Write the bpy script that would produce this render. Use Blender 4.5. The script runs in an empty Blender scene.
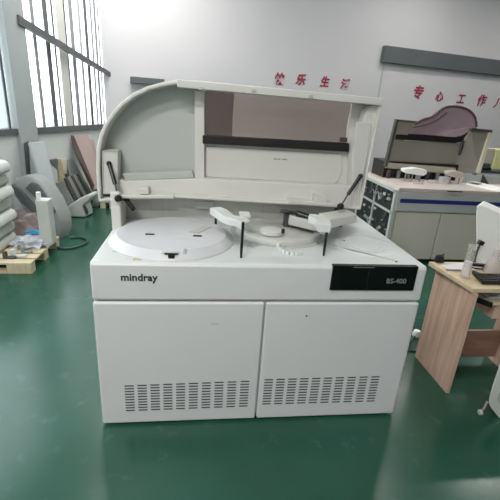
import bpy, bmesh, math, random
from mathutils import Vector, Matrix
random.seed(4)
scn = bpy.context.scene
COL = scn.collection
PI = math.pi
H = 1.5
F = 392.0
# ---------------------------------------------------------------- camera frame
dn = Vector((-72, 1061, 392)).normalized()
yd = Vector((-48, -150, 392)); yd = (yd - yd.dot(dn) * dn).normalized()
zu = -dn
xr = yd.cross(zu)
# columns of camera axes expressed in world
cr = Vector((xr.x, yd.x, zu.x)); cd = Vector((xr.y, yd.y, zu.y)); cf = Vector((xr.z, yd.z, zu.z))

def ray(u, v):
    return cr * (u - 250) + cd * (v - 250) + cf * F
def A(u, v, y):                      # surveyed point of the place lying at depth y
    r = ray(u, v); t = y / r.y
    return Vector((r.x * t, y, r.z * t + H))
def G(u, v, z=0.0):                  # surveyed point lying at height z
    r = ray(u, v); t = (z - H) / r.z
    return Vector((r.x * t, r.y * t, z))
def S(u, v, x):
    r = ray(u, v); t = x / r.x
    return Vector((x, r.y * t, r.z * t + H))
DL = Vector((0.34322862, 0.93925189, 0)); DB = Vector((0.98258075, 0.18583616, 0))
P0 = Vector((-1.58496996, 6.1426816, 0))
def W(u, v, p, d):
    r = ray(u, v); n = Vector((d.y, -d.x, 0)); t = p.dot(n) / r.dot(n)
    return r * t + Vector((0, 0, H))

cam = bpy.data.cameras.new('camera'); co = bpy.data.objects.new('camera', cam); COL.objects.link(co)
cam.sensor_width = 36; cam.lens = F * 36 / 500; cam.clip_end = 200; cam.clip_start = .02
m = Matrix(((cr.x, -cd.x, -cf.x, 0), (cr.y, -cd.y, -cf.y, 0), (cr.z, -cd.z, -cf.z, H), (0, 0, 0, 1)))
co.matrix_world = m
scn.camera = co

# ---------------------------------------------------------------- materials
def srgb(h):
    h = h.lstrip('#'); c = [int(h[i:i + 2], 16) / 255 for i in (0, 2, 4)]
    return tuple((x / 12.92 if x <= .04045 else ((x + .055) / 1.055) ** 2.4) for x in c) + (1,)
def mat(name, col, rough=.5, var=.06, scale=6, metal=0, bump=0, spec=.5, trans=0, stretch=None, detail=4):
    m = bpy.data.materials.new(name); m.use_nodes = True
    nt = m.node_tree; b = nt.nodes['Principled BSDF']
    b.inputs['Roughness'].default_value = rough; b.inputs['Metallic'].default_value = metal
    b.inputs['Specular IOR Level'].default_value = spec
    tc = nt.nodes.new('ShaderNodeTexCoord'); mp = nt.nodes.new('ShaderNodeMapping')
    if stretch: mp.inputs['Scale'].default_value = stretch
    n = nt.nodes.new('ShaderNodeTexNoise'); n.inputs['Scale'].default_value = scale; n.inputs['Detail'].default_value = detail
    nt.links.new(tc.outputs['Object'], mp.inputs[0]); nt.links.new(mp.outputs[0], n.inputs['Vector'])
    cr_ = nt.nodes.new('ShaderNodeValToRGB'); c = srgb(col)
    cr_.color_ramp.elements[0].position = .3; cr_.color_ramp.elements[1].position = .7
    cr_.color_ramp.elements[0].color = tuple(max(0, x * (1 - var)) for x in c[:3]) + (1,)
    cr_.color_ramp.elements[1].color = tuple(min(1, x * (1 + var)) for x in c[:3]) + (1,)
    nt.links.new(n.outputs['Fac'], cr_.inputs[0]); nt.links.new(cr_.outputs[0], b.inputs['Base Color'])
    if bump:
        bp = nt.nodes.new('ShaderNodeBump'); bp.inputs['Strength'].default_value = bump; bp.inputs['Distance'].default_value = .01
        nt.links.new(n.outputs['Fac'], bp.inputs['Height']); nt.links.new(bp.outputs[0], b.inputs['Normal'])
    return m
def glassy(name, col, alpha=.5, ior=1.35, rough=.05):
    m = bpy.data.materials.new(name); m.use_nodes = True
    nt = m.node_tree; nt.nodes.clear()
    o = nt.nodes.new('ShaderNodeOutputMaterial'); t = nt.nodes.new('ShaderNodeBsdfTransparent'); g = nt.nodes.new('ShaderNodeBsdfGlossy')
    d = nt.nodes.new('ShaderNodeBsdfDiffuse'); d.inputs[0].default_value = srgb(col)
    t.inputs[0].default_value = srgb(col); g.inputs['Roughness'].default_value = rough
    a = nt.nodes.new('ShaderNodeMixShader'); a.inputs[0].default_value = alpha
    lw = nt.nodes.new('ShaderNodeLayerWeight'); pw = nt.nodes.new('ShaderNodeMath'); pw.operation = 'POWER'; pw.inputs[1].default_value = 4
    f = nt.nodes.new('ShaderNodeMath'); f.operation = 'MULTIPLY_ADD'; f.inputs[1].default_value = min(.6, (ior - 1) * 1.6); f.inputs[2].default_value = ((ior - 1) / (ior + 1)) ** 2
    nt.links.new(lw.outputs['Facing'], pw.inputs[0]); nt.links.new(pw.outputs[0], f.inputs[0])
    b = nt.nodes.new('ShaderNodeMixShader')
    nt.links.new(t.outputs[0], a.inputs[1]); nt.links.new(d.outputs[0], a.inputs[2])
    nt.links.new(f.outputs[0], b.inputs[0]); nt.links.new(a.outputs[0], b.inputs[1]); nt.links.new(g.outputs[0], b.inputs[2])
    nt.links.new(b.outputs[0], o.inputs[0])
    return m
def emis(name, col, s):
    m = bpy.data.materials.new(name); m.use_nodes = True
    b = m.node_tree.nodes['Principled BSDF']; b.inputs['Base Color'].default_value = srgb(col)
    b.inputs['Emission Color'].default_value = srgb(col); b.inputs['Emission Strength'].default_value = s
    return m
M = dict(
    white=mat('white_enamel', '#d3d6d4', .35, .015, 3),
    front=mat('pale_grey_enamel', '#cfcfd0', .38, .015, 3),
    lid=mat('lid_plastic', '#d0cfc9', .5, .03, 3),
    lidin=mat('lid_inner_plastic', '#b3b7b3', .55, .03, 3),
    lidpan=mat('lid_panel_plastic', '#cccbc5', .5, .02, 3),
    deck=mat('deck_plastic', '#cdd0cf', .4, .02, 5),
    disc=mat('reagent_cover_plastic', '#cccccf', .35, .02, 4),
    ledge=mat('housing_plastic', '#bcbdb8', .5, .03, 5),
    gap=mat('dark_gap', '#2a2c2c', .8, .1, 10),
    vent=mat('vent_dark', '#3a3e3f', .8, .1, 10),
    black=mat('black_plastic', '#141414', .35, .1, 10),
    gloss=mat('gloss_black_panel', '#0a0b0c', .12, .1, 10),
    bar=mat('dark_brown_bar', '#17120f', .4, .12, 12),
    text=mat('print_dark', '#23282c', .6, .02, 4),
    textw=mat('print_pale', '#7d8285', .6, .02, 4),
    red=mat('crimson_paint', '#a02347', .6, .12, 14),
    wall=mat('wall_paint', '#cfcdcf', .85, .02, 1.2),
    wallL=mat('wall_paint_left', '#d4d8d6', .85, .03, 1.5),
    pier=mat('pier_paint', '#a9b0b0', .8, .04, 2),
    frame=mat('window_frame_metal', '#8f9394', .5, .06, 8),
    frameD=mat('window_frame_dark', '#5f6263', .5, .06, 8),
    ceil=mat('ceiling_paint', '#e6e6e6', .9, .02, 2),
    beam=mat('painted_beam', '#5c6062', .7, .06, 3),
    wood=None,
    pallet=mat('pallet_wood', '#c9bb9d', .75, .12, 9, stretch=(6, 1, 1)),
    gcover=mat('grey_moulding', '#8b908e', .55, .05, 3),
    gboard=mat('grey_board', '#b9c0c1', .6, .04, 4),
    dark=mat('dark_grey', '#45484a', .6, .12, 8),
    bboard=mat('mauve_brown_board', '#94837d', .6, .05, 6),
    edge=mat('board_edge_dark', '#4a3c37', .7, .08, 8),
    tan=mat('tan_board', '#b9ab92', .7, .08, 8),
    cream=mat('cream_board', '#dbd3ba', .7, .04, 8),
    shell=mat('white_moulding', '#cdd1cc', .5, .04, 5),
    shell2=mat('aged_moulding', '#b3b8b1', .55, .05, 5),
    film=mat('plastic_film', '#c3c8cf', .25, .18, 30, bump=.6),
    blue=mat('blue_film', '#3f97c4', .3, .3, 25, bump=.5),
    pink=mat('mauve_wrap', '#978a8b', .5, .18, 22, bump=.5),
    hose=mat('dark_hose', '#26433e', .4, .1, 10),
    m2=mat('beige_grey_enamel', '#d2ccbd', .5, .03, 4),
    m2d=mat('grey_enamel_band', '#bebfbd', .45, .03, 4),
    m2deck=mat('warm_white_deck', '#cbc0b8', .5, .05, 6),
    navy=mat('navy_stripe', '#27347c', .45, .05, 6),
    m2lid=mat('taupe_lid', '#8f8b80', .55, .06, 4),
    m2edge=mat('dark_lid_edge', '#4c4a44', .5, .08, 6),
    guts=mat('machine_internals', '#1d1f1f', .5, .4, 30),
    metal=mat('bare_metal', '#9a9c9b', .35, .15, 14, metal=.6),
    paper=mat('paper', '#d9d6d8', .8, .05, 10),
    paperb=mat('bluish_paper', '#a9adbb', .8, .1, 10),
    sheet=mat('white_sheet', '#fafaf7', .6, .015, 4),
    yellow=mat('yellow_card', '#d6d79a', .7, .05, 6),
    carton=mat('beige_card', '#b6b0a1', .8, .06, 6),
    sticker=mat('olive_sticker', '#b9b07a', .6, .15, 40),
    glass=glassy('clear_glass', '#f1f3f3', .06),
    tint=glassy('smoke_acrylic', '#b9aca4', .20),
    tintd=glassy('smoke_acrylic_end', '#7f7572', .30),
    pinkac=glassy('mauve_acrylic', '#b8a4ac', .42, rough=.12),
    pinkrim=glassy('mauve_acrylic_rim', '#6d545c', .75, rough=.15),
    bottle=glassy('clear_plastic', '#eee9e5', .4, ior=1.15),
    vial=glassy('clear_cylinder', '#fbfbf8', .12, ior=1.12),
    liquid=glassy('pinkish_contents', '#f3e8ee', .75, ior=1.1),
    pane=glassy('window_pane', '#f6f9fa', .03),
)
def woodmat(name, c1, c2, axis):
    m = bpy.data.materials.new(name); m.use_nodes = True; nt = m.node_tree; b = nt.nodes['Principled BSDF']
    b.inputs['Roughness'].default_value = .45
    tc = nt.nodes.new('ShaderNodeTexCoord'); mp = nt.nodes.new('ShaderNodeMapping'); mp.inputs['Scale'].default_value = axis
    n = nt.nodes.new('ShaderNodeTexNoise'); n.inputs['Scale'].default_value = 5; n.inputs['Detail'].default_value = 8; n.inputs['Distortion'].default_value = .6
    r = nt.nodes.new('ShaderNodeValToRGB'); r.color_ramp.elements[0].position = .3; r.color_ramp.elements[1].position = .7
    r.color_ramp.elements[0].color = srgb(c1); r.color_ramp.elements[1].color = srgb(c2)
    nt.links.new(tc.outputs['Object'], mp.inputs[0]); nt.links.new(mp.outputs[0], n.inputs['Vector']); nt.links.new(n.outputs['Fac'], r.inputs[0])
    nt.links.new(r.outputs[0], b.inputs['Base Color'])
    return m
M['wood'] = woodmat('pale_wood_grain', '#bc9a85', '#dbbfac', (6, 6, .5))
M['woodtop'] = woodmat('pale_wood_top', '#c8b592', '#dccbac', (.6, 5, 5))
M['woodd'] = woodmat('brown_wood_grain', '#866657', '#a58474', (.6, 5, 5))

def floor_mat():
    m = bpy.data.materials.new('green_epoxy_floor'); m.use_nodes = True; nt = m.node_tree; b = nt.nodes['Principled BSDF']
    tc = nt.nodes.new('ShaderNodeTexCoord')
    n = nt.nodes.new('ShaderNodeTexNoise'); n.inputs['Scale'].default_value = 1.6; n.inputs['Detail'].default_value = 7
    n2 = nt.nodes.new('ShaderNodeTexNoise'); n2.inputs['Scale'].default_value = 9; n2.inputs['Detail'].default_value = 6
    r = nt.nodes.new('ShaderNodeValToRGB'); r.color_ramp.elements[0].position = .3; r.color_ramp.elements[1].position = .72
    r.color_ramp.elements[0].color = srgb('#1b4636'); r.color_ramp.elements[1].color = srgb('#245345')
    r2 = nt.nodes.new('ShaderNodeValToRGB'); r2.color_ramp.elements[0].position = .62; r2.color_ramp.elements[1].position = .78
    r2.color_ramp.elements[0].color = (0, 0, 0, 1); r2.color_ramp.elements[1].color = (.35, .35, .35, 1)
    mx = nt.nodes.new('ShaderNodeMix'); mx.data_type = 'RGBA'; mx.inputs[7].default_value = srgb('#557a6f')
    for a in (n, n2): nt.links.new(tc.outputs['Object'], a.inputs['Vector'])
    nt.links.new(n.outputs['Fac'], r.inputs[0]); nt.links.new(n2.outputs['Fac'], r2.inputs[0])
    nt.links.new(r.outputs[0], mx.inputs[6]); nt.links.new(r2.outputs[0], mx.inputs[0]); nt.links.new(mx.outputs[2], b.inputs['Base Color'])
    b.inputs['Roughness'].default_value = .22
    return m
M['floor'] = floor_mat()

# ---------------------------------------------------------------- mesh helpers
def bm_new(): return bmesh.new()
def box(bm, x0, x1, y0, y1, z0, z1, mtx=None):
    vs = [bm.verts.new((x, y, z)) for x in (x0, x1) for y in (y0, y1) for z in (z0, z1)]
    if mtx: 
        for v in vs: v.co = mtx @ v.co
    for f in ((0, 1, 3, 2), (4, 6, 7, 5), (0, 4, 5, 1), (2, 3, 7, 6), (0, 2, 6, 4), (1, 5, 7, 3)):
        bm.faces.new([vs[i] for i in f])
    return vs
def prism(bm, pts, vec):
    """extrude a closed planar polygon (list of Vectors) along vec"""
    a = [bm.verts.new(p) for p in pts]; b = [bm.verts.new(Vector(p) + Vector(vec)) for p in pts]
    n = len(pts)
    bm.faces.new(a); bm.faces.new(b[::-1])
    for i in range(n): bm.faces.new((a[i], b[i], b[(i + 1) % n], a[(i + 1) % n]))
def ring(bm, outer, inner, vec):
    n = len(outer); vec = Vector(vec)
    o = [bm.verts.new(p) for p in outer]; i_ = [bm.verts.new(p) for p in inner]
    o2 = [bm.verts.new(Vector(p) + vec) for p in outer]; i2 = [bm.verts.new(Vector(p) + vec) for p in inner]
    for k in range(n):
        j = (k + 1) % n
        bm.faces.new((o[k], o[j], i_[j], i_[k])); bm.faces.new((o2[k], i2[k], i2[j], o2[j]))
        bm.faces.new((o[k], o2[k], o2[j], o[j])); bm.faces.new((i_[k], i_[j], i2[j], i2[k]))
def lathe(bm, prof, c, n=40, axis='z'):
    rows = []
    for r, z in prof:
        if r < 1e-6: rows.append([bm.verts.new((c[0], c[1], c[2] + z))]); continue
        rows.append([bm.verts.new((c[0] + r * math.cos(2 * PI * k / n), c[1] + r * math.sin(2 * PI * k / n), c[2] + z)) for k in range(n)])
    for a, b in zip(rows, rows[1:]):
        for k in range(n):
            j = (k + 1) % n
            if len(a) == 1 and len(b) == 1: continue
            if len(a) == 1: bm.faces.new((a[0], b[k], b[j]))
            elif len(b) == 1: bm.faces.new((a[k], a[j], b[0]))
            else: bm.faces.new((a[k], a[j], b[j], b[k]))
def tube(bm, pts, r, n=10, cap=True):
    pts = [Vector(p) for p in pts]; rows = []
    rs = r if isinstance(r, (list, tuple)) else [r] * len(pts)
    for i, p in enumerate(pts):
        d = (pts[min(i + 1, len(pts) - 1)] - pts[max(i - 1, 0)]).normalized()
        up = Vector((0, 0, 1)) if abs(d.z) < .9 else Vector((0, 1, 0))
        a = d.cross(up).normalized(); b = d.cross(a)
        rows.append([bm.verts.new(p + rs[i] * (a * math.cos(2 * PI * k / n) + b * math.sin(2 * PI * k / n))) for k in range(n)])
    for a, b in zip(rows, rows[1:]):
        for k in range(n): bm.faces.new((a[k], a[(k + 1) % n], b[(k + 1) % n], b[k]))
    if cap: bm.faces.new(rows[0]); bm.faces.new(rows[-1][::-1])
def slab(bm, pts, vec):
    prism(bm, [Vector(p) for p in pts], vec)
def spline(pts, n=6):
    pts = [Vector(p) for p in pts]; out = []
    for i in range(len(pts) - 1):
        p0 = pts[max(i - 1, 0)]; p1 = pts[i]; p2 = pts[i + 1]; p3 = pts[min(i + 2, len(pts) - 1)]
        for k in range(n):
            t = k / n
            out.append(.5 * ((2 * p1) + (p2 - p0) * t + (2 * p0 - 5 * p1 + 4 * p2 - p3) * t * t + (3 * p1 - p0 - 3 * p2 + p3) * t ** 3))
    out.append(pts[-1]); return out

def root_loc(o):
    l = Vector((0, 0, 0))
    while o is not None: l += o.location; o = o.parent
    return l
def part(name, bm, m, parent=None, bevel=0, smooth=False, loc=None, segs=2, **props):
    """bm holds world coordinates"""
    off = Vector(loc) if loc is not None else (root_loc(parent) if parent is not None else Vector((0, 0, 0)))
    bmesh.ops.recalc_face_normals(bm, faces=bm.faces[:])
    for v in bm.verts: v.co -= off
    me = bpy.data.meshes.new(name); bm.to_mesh(me); bm.free()
    mm = M[m] if isinstance(m, str) else m
    me.materials.append(mm)
    if smooth:
        for p in me.polygons: p.use_smooth = True
    o = bpy.data.objects.new(name, me); COL.objects.link(o)
    if parent is not None: o.parent = parent
    elif loc is not None: o.location = loc
    if bevel:
        md = o.modifiers.new('bevel', 'BEVEL'); md.width = bevel; md.segments = segs; md.limit_method = 'ANGLE'; md.angle_limit = math.radians(40)
        if segs > 1:
            for p in me.polygons: p.use_smooth = True
            w = o.modifiers.new('wn', 'WEIGHTED_NORMAL'); w.keep_sharp = True
    if smooth and not bevel:
        try: me.set_sharp_from_angle(angle=math.radians(40))
        except Exception: pass
    for k, v in props.items(): o[k] = v
    return o
def bpart(name, x0, x1, y0, y1, z0, z1, m, parent=None, bevel=0, **k):
    bm = bm_new(); box(bm, x0, x1, y0, y1, z0, z1); return part(name, bm, m, parent, bevel, **k)
def thing(name, loc, label, cat, group=None):
    o = bpy.data.objects.new(name, None); COL.objects.link(o); o.location = loc; o.empty_display_size = .1
    o['label'] = label; o['category'] = cat
    if group: o['group'] = group
    return o
def tag(o, label, cat, group=None):
    o['label'] = label; o['category'] = cat
    if group: o['group'] = group
    return o
def copy_tree(o, parent=None):
    c = o.copy(); COL.objects.link(c); c.parent = parent
    for ch in list(o.children): copy_tree(ch, c)
    return c
def struct(o): o['kind'] = 'structure'; return o
def text_bm(s, size, origin, xax, up, depth=.002, shear=0, bold=0, sx=1, centre=True):
    cu = bpy.data.curves.new('t', 'FONT'); cu.body = s; cu.size = size; cu.extrude = depth / 2; cu.shear = shear; cu.offset = bold
    cu.resolution_u = 3
    if centre: cu.align_x = 'CENTER'; cu.align_y = 'CENTER'
    ob = bpy.data.objects.new('t', cu); COL.objects.link(ob)
    bpy.context.view_layer.update()
    me = bpy.data.meshes.new_from_object(ob.evaluated_get(bpy.context.evaluated_depsgraph_get()))
    bm = bmesh.new(); bm.from_mesh(me)
    xax = Vector(xax).normalized(); up = Vector(up).normalized(); n = xax.cross(up)
    for v in bm.verts: v.co = Vector(origin) + xax * v.co.x * sx + up * v.co.y + n * v.co.z
    bpy.data.objects.remove(ob); bpy.data.curves.remove(cu); bpy.data.meshes.remove(me)
    return bm
UP = Vector((0, 0, 1))

# ================================================================ SETTING
CZ = 4.0
corner = W(108, 127, P0, DL); corner.z = 0
Lstart = corner - DL * 7.0
Rend = corner + DB * 13.0
nL = Vector((-DL.y, DL.x, 0))       # outward from left wall
nB = Vector((-DB.y, DB.x, 0))       # outward from back wall
Ls = corner - DL * 9.6
room = [Ls + nL * .1, corner + nL * .1, Rend + nB * .1, Vector((11.5, -2.5, 0)), Vector((Ls.x, -2.5, 0))]
bm = bm_new(); prism(bm, room, (0, 0, -.1)); struct(part('floor', bm, 'floor'))
bm = bm_new(); prism(bm, [p + UP * CZ for p in room], (0, 0, .1)); struct(part('ceiling', bm, 'ceil'))

def wall_piece(bm, p, d, n, s0, s1, z0, z1, t=.2, proud=0):
    a = p + d * s0 - n * proud; b = p + d * s1 - n * proud
    prism(bm, [a + UP * z0, b + UP * z0, b + UP * z1, a + UP * z1], n * t)
def sL(u, v=100): return (W(u, v, corner, DL) - corner).dot(DL)
SILL = 1.045; WT = 3.5
bm = bm_new()
wall_piece(bm, corner, DL, nL, -9.6, 0.0, 0, SILL)
wall_piece(bm, corner, DL, nL, -9.6, 0.0, WT, CZ)
wall_piece(bm, corner, DL, nL, -9.6, -5.5, SILL, WT)
struct(part('wall_left', bm, 'wallL'))
s_c0, s_c1 = sL(11.5), sL(30.5)
bm = bm_new(); wall_piece(bm, corner, DL, nL, s_c0, s_c1, 0, CZ, .26, .05); struct(part('trim_1', bm, 'pier', bevel=.01))
bm = bm_new(); wall_piece(bm, corner, DB, nB, -.02, 13, 0, CZ); struct(part('wall_back', bm, 'wall'))
bm = bm_new(); box(bm, Ls.x - .2, 11.5, -2.7, -2.5, 0, CZ); struct(part('wall_front', bm, 'wall'))
bm = bm_new(); box(bm, 11.3, 11.4, -2.5, 9.1, 0, CZ); struct(part('wall_right', bm, 'wall'))

def window(n, s0, s1, bars, rail=True):
    z0, z1 = SILL, WT
    bm = bm_new()
    wall_piece(bm, corner, DL, nL, s0, s1, z0 - .02, z0 + .045, .12, .03)
    wall_piece(bm, corner, DL, nL, s0, s1, z1 - .05, z1, .1)
    wall_piece(bm, corner, DL, nL, s0, s0 + .04, z0, z1, .03)
    fr = struct(part('window_%d' % n, bm, 'frameD'))
    for (u, wpx, mk) in bars:
        a, b = sL(u - wpx / 2), sL(u + wpx / 2)
        bm = bm_new(); wall_piece(bm, corner + nL * .02, DL, nL, a, b, z0 + .045, z1 - .05, .012)
        part('mullion', bm, mk, fr)
    bm = bm_new(); wall_piece(bm, corner + nL * .034, DL, nL, s0 + .04, s1, z0 + .045, z1 - .05, .006)
    part('pane', bm, 'pane', fr)
window(1, -5.5, s_c0, [(-8, 2, 'frame'), (8.2, 2.2, 'frameD')])
window(2, s_c1, -.015, [(33, 1.5, 'frame'), (43.5, 2.6, 'frame'), (55.5, 3.6, 'frameD'), (62, 1.2, 'frameD'), (69, 7, 'lid'), (73.5, 1.0, 'frameD'),
                        (79.3, 3.0, 'frame'), (86.8, 1.8, 'lidin'), (92.8, 2.2, 'frameD'), (98, 1.2, 'frame'), (101.6, 1.6, 'frame'), (104.5, .8, 'frame'), (107.2, 1.0, 'frameD')])
# sloping dark rail crossing the far window
a = W(84, 60.5, corner, DL) - nL * .03; b = W(108, 74.5, corner, DL) - nL * .03
d = (b - a).normalized(); a2 = a - d * 1.2
up2 = Vector((0, 0, .045))
bm = bm_new(); prism(bm, [a2 - up2, b - up2 * .8, b + up2 * .5, a2 + up2], -nL * .04)
struct(part('trim_2', bm, 'frameD'))
# dark painted beam along the back wall, panel joint and conduit
zb = 2.365
s0 = (W(380, 62, corner, DB) - corner).dot(DB)
bm = bm_new(); wall_piece(bm, corner, DB, nB, s0, 12.7, zb, zb + .26, .12, .1); struct(part('trim_3', bm, 'beam'))
sj = (W(381, 80, corner, DB) - corner).dot(DB)
bm = bm_new(); wall_piece(bm, corner, DB, nB, sj - .012, sj + .012, 0, zb, .02, .006); struct(part('trim_4', bm, 'pier'))

# slogan characters
def slogan(chars, label):
    first = W(chars[0][1], chars[0][2], corner, DB)
    t = thing('wall_lettering', (first.x, first.y, 1.8), label, 'lettering')
    for (ch, u, v, sz, sh) in chars:
        p = W(u, v, corner, DB) - nB * .008
        bm = text_bm(ch, sz, p, DB, UP + DB * .08, .004, sh, .006, .95)
        part('character', bm, 'red', t)
    return t
slogan([('快', 279, 79.6, .19, .1), ('乐', 300.5, 80.4, .185, .1), ('生', 324.5, 82.6, .18, .1), ('活', 344.5, 85.0, .18, .1)],
       'crimson brushed characters painted on the back wall above the large open analyzer')
t2 = slogan([('专', 417.5, 93.3, .25, .1), ('心', 439, 97.3, .19, .1), ('工', 460.5, 99.5, .20, .1), ('作', 481, 101.3, .23, .1), ('丿', 496, 103.8, .2, .1)],
       'crimson brushed characters on the back wall above the analyzer with the mauve canopy')

# fill lamps added under the ceiling, out of frame, to light the hall
def lamp(x, y, rot=0, power=60):
    t = thing('fill_lamp', (x, y, CZ), 'white tube lamp added under the ceiling, out of view, to light the hall', 'lamp', 'added tube lamps under the ceiling')
    bpart('fill_lamp_housing', x - .62, x + .62, y - .08, y + .08, CZ - .06, CZ, 'white', t)
    bm = bm_new(); tube(bm, [(x - .6, y, CZ - .09), (x + .6, y, CZ - .09)], .018, 10); part('fill_lamp_tube', bm, LAMP, t, smooth=True)
    l = bpy.data.lights.new('fill_light', 'AREA'); l.shape = 'RECTANGLE'; l.size = 1.2; l.size_y = .12; l.energy = power; l.color = (1, .98, .95)
    o = bpy.data.objects.new('fill_light', l); COL.objects.link(o); o.location = (x, y, CZ - .12)
LAMP = emis('lamp_tube_glow', '#ffffff', 6)
for x, y, pw in ((-.6, 4.1, 34), (2.2, 4.1, 34), (5.0, 4.4, 40), (-.75, 5.6, 70), (3.8, 6.2, 28), (6.8, 6.4, 28), (-1.1, -.3, 95), (-1.1, -1.6, 95)):  # those behind the camera fill the front; the left rearmost brightens the back wall
    lamp(x, y, 0, pw)

# ================================================================ MAIN ANALYZER
X0, X1, YF, YB, ZT = -.447, 1.045, 1.548, 2.47, .857
an = thing('chemistry_analyzer', (.3, 2.0, 0), 'large white floor-standing analyzer with its lid raised, in the middle of the hall', 'machine')
bpart('body', X0 + .004, X1 - .004, YF + .022, YB, .02, ZT - .02, 'front', an, .02)
# fascia
bm = bm_new(); box(bm, X0, X1, YF, YF + .06, .679, ZT - .004)
fas = part('front_fascia', bm, 'front', an, .014, segs=3)
# side skins
bm = bm_new(); box(bm, X0, X0 + .03, YF + .03, YB, .05, ZT - .004); part('side_panel', bm, 'front', an, .008)
bm = bm_new(); box(bm, X1 - .03, X1, YF + .03, YB, .05, ZT - .004); part('side_panel', bm, 'front', an, .008)
# deck
bm = bm_new(); box(bm, X0, X1, YF + .004, YB, ZT - .03, ZT); deck = part('deck', bm, 'deck', an, .012, segs=3)
# doors
dv = .303
def door(x0, x1, u0, u1, vt, vb, du, slant):
    d = bpart('door', x0, x1, YF, YF + .024, .008, .672, 'front', an, .014, segs=3)
    for k in range(10):
        bm = bm_new()
        pa = A(u0 + du * k, vt + slant * k, YF); w = .0425
        pb = A(u0 + du * k, vb + slant * k, YF)
        for r in range(10):
            z = pa.z + (pb.z - pa.z) * r / 9
            x = pa.x
            vs = box(bm, x, x + w, YF - .0012, YF + .004, z - .003, z + .003)
        part('vent_grille', bm, 'vent', d)
    return d
d1 = door(X0, dv - .003, 124.5, 251, 386, 410.5, 12.9, -.5)
d2 = door(dv + .002, X1, 264.5, 381, 379.8, 403.8, 11.9, -.33)
# tiny marks on doors
p = A(216, 324, YF); bm = bm_new(); box(bm, p.x - .022, p.x + .012, YF - .001, YF, p.z - .0025, p.z + .0025); part('label_print', bm, 'lidin', d1)
p = A(306.5, 316, YF); bm = bm_new(); box(bm, p.x - .004, p.x + .004, YF - .002, YF + .004, p.z - .004, p.z + .004); part('screw', bm, 'vent', d2)
# display panel
pl = A(333, 264.5, YF); pr = A(416.5, 290, YF); pbL = A(332, 289.5, YF)
z1p, z0p = pl.z - .002, A(332, 290, YF).z
disp = bpart('display_panel', pl.x, A(418.5, 266, YF).x, YF - .006, YF + .02, z0p, z1p, 'gloss', an, .004)
bm = bm_new(); xx = A(369, 270, YF).x; box(bm, xx - .0015, xx + .0015, YF - .0075, YF, z0p + .002, z1p - .002); part('seam', bm, 'bar', disp)
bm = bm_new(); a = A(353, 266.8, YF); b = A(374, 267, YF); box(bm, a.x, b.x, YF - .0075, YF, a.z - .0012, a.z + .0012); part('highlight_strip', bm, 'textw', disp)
p = A(395.5, 280.7, YF)
part('model_print', text_bm('BS-400', .034, (p.x, YF - .0075, p.z), (1, 0, 0), UP, .002, 0, .0004, 1.0), 'textw', disp)
p = A(139, 277.6, YF)
part('logo', text_bm('mindray', .0455, (p.x, YF - .001, p.z), (1, 0, 0), UP, .003, 0, .0009, 1.02), 'text', fas)
# feet
for fx, fy in ((X0 + .07, YF + .07), (X1 - .1, YF + .07), (X0 + .07, YB - .1), (X1 - .1, YB - .1)):
    bm = bm_new(); lathe(bm, [(0, 0), (.03, 0), (.03, .012), (.016, .014), (.016, .034), (0, .034)], (fx, fy, 0), 20); part('foot', bm, 'black', an, smooth=True)

# rear housing with hinge post
RY = 2.21
rh = bpart('rear_housing', X0 + .03, .83, RY, YB, ZT - .005, .985, 'ledge', an, .01)
for u, wd in ((151, .006), (162, .006), (185, .004), (262, .006)):
    x = A(u, 215, RY).x; bm = bm_new(); box(bm, x, x + wd, RY - .004, RY + .01, ZT, .98); part('panel_rib', bm, 'lidin', rh)
bm = bm_new(); box(bm, A(196, 200, RY).x, A(214, 200, RY).x, RY - .03, RY + .01, .93, .975); part('raised_block', bm, 'ledge', rh, .005)
ptop = A(112, 192, 2.0).z
bm = bm_new(); box(bm, X0, X0 + .048, 1.995, 2.13, ZT - .01, .985); box(bm, X0, X0 + .048, 1.995, 2.03, .98, ptop)
part('hinge_post', bm, 'lid', an, .008)
bm = bm_new(); box(bm, X0, X0 + .04, 2.13, YB, ZT - .01, .985); part('rear_wall', bm, 'ledge', an, .006)

# large round cover
C1 = Vector((-.13, 1.868, ZT))
bm = bm_new(); lathe(bm, [(.302, -.002), (.302, .004), (.285, .022), (.268, .030), (.262, .036), (.05, .040), (0, .040)], C1, 72)
rc = part('reagent_cover', bm, 'disc', an, smooth=True)
ZC = ZT + .038
def flat(name, u, v, w, dy, m, par, zz=ZC, h=.004, rot=0):
    c = G(u, v, zz); bm = bm_new(); box(bm, -w / 2, w / 2, -dy / 2, dy / 2, -.004, h, Matrix.Translation(c) @ Matrix.Rotation(rot, 4, 'Z')); return part(name, bm, m, par)
flat('slot', 150, 234.6, .042, .013, 'black', rc)
flat('slot', 197.5, 236.2, .042, .013, 'black', rc)
c = G(198, 231, ZC); bm = bm_new(); prism(bm, [c + Vector((-.05, -.03, 0)), c + Vector((.0, -.04, 0)), c + Vector((.07, .07, 0)), c + Vector((.03, .08, 0))], (0, 0, .004)); part('access_flap', bm, 'ledge', rc)
# latch
c = G(171.5, 252, ZT + .03)
bm = bm_new(); box(bm, c.x - .045, c.x + .035, c.y - .012, c.y + .03, ZT, ZT + .034); la = part('latch', bm, 'ledge', rc, .006)
bm = bm_new(); box(bm, c.x - .028, c.x + .028, c.y - .022, c.y - .012, ZT + .026, ZT + .031); box(bm, c.x - .012, c.x + .014, c.y - .03, c.y - .012, ZT + .002, ZT + .028); part('catch', bm, 'black', la)
bm = bm_new(); q = G(184, 252, ZT + .03); prism(bm, [q + Vector((-.01, -.012, -.02)), q + Vector((.016, -.012, -.02)), q + Vector((.008, -.006, .014)), q + Vector((0, -.006, .014))], (0, .02, 0)); part('lever', bm, 'lidin', la)
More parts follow.
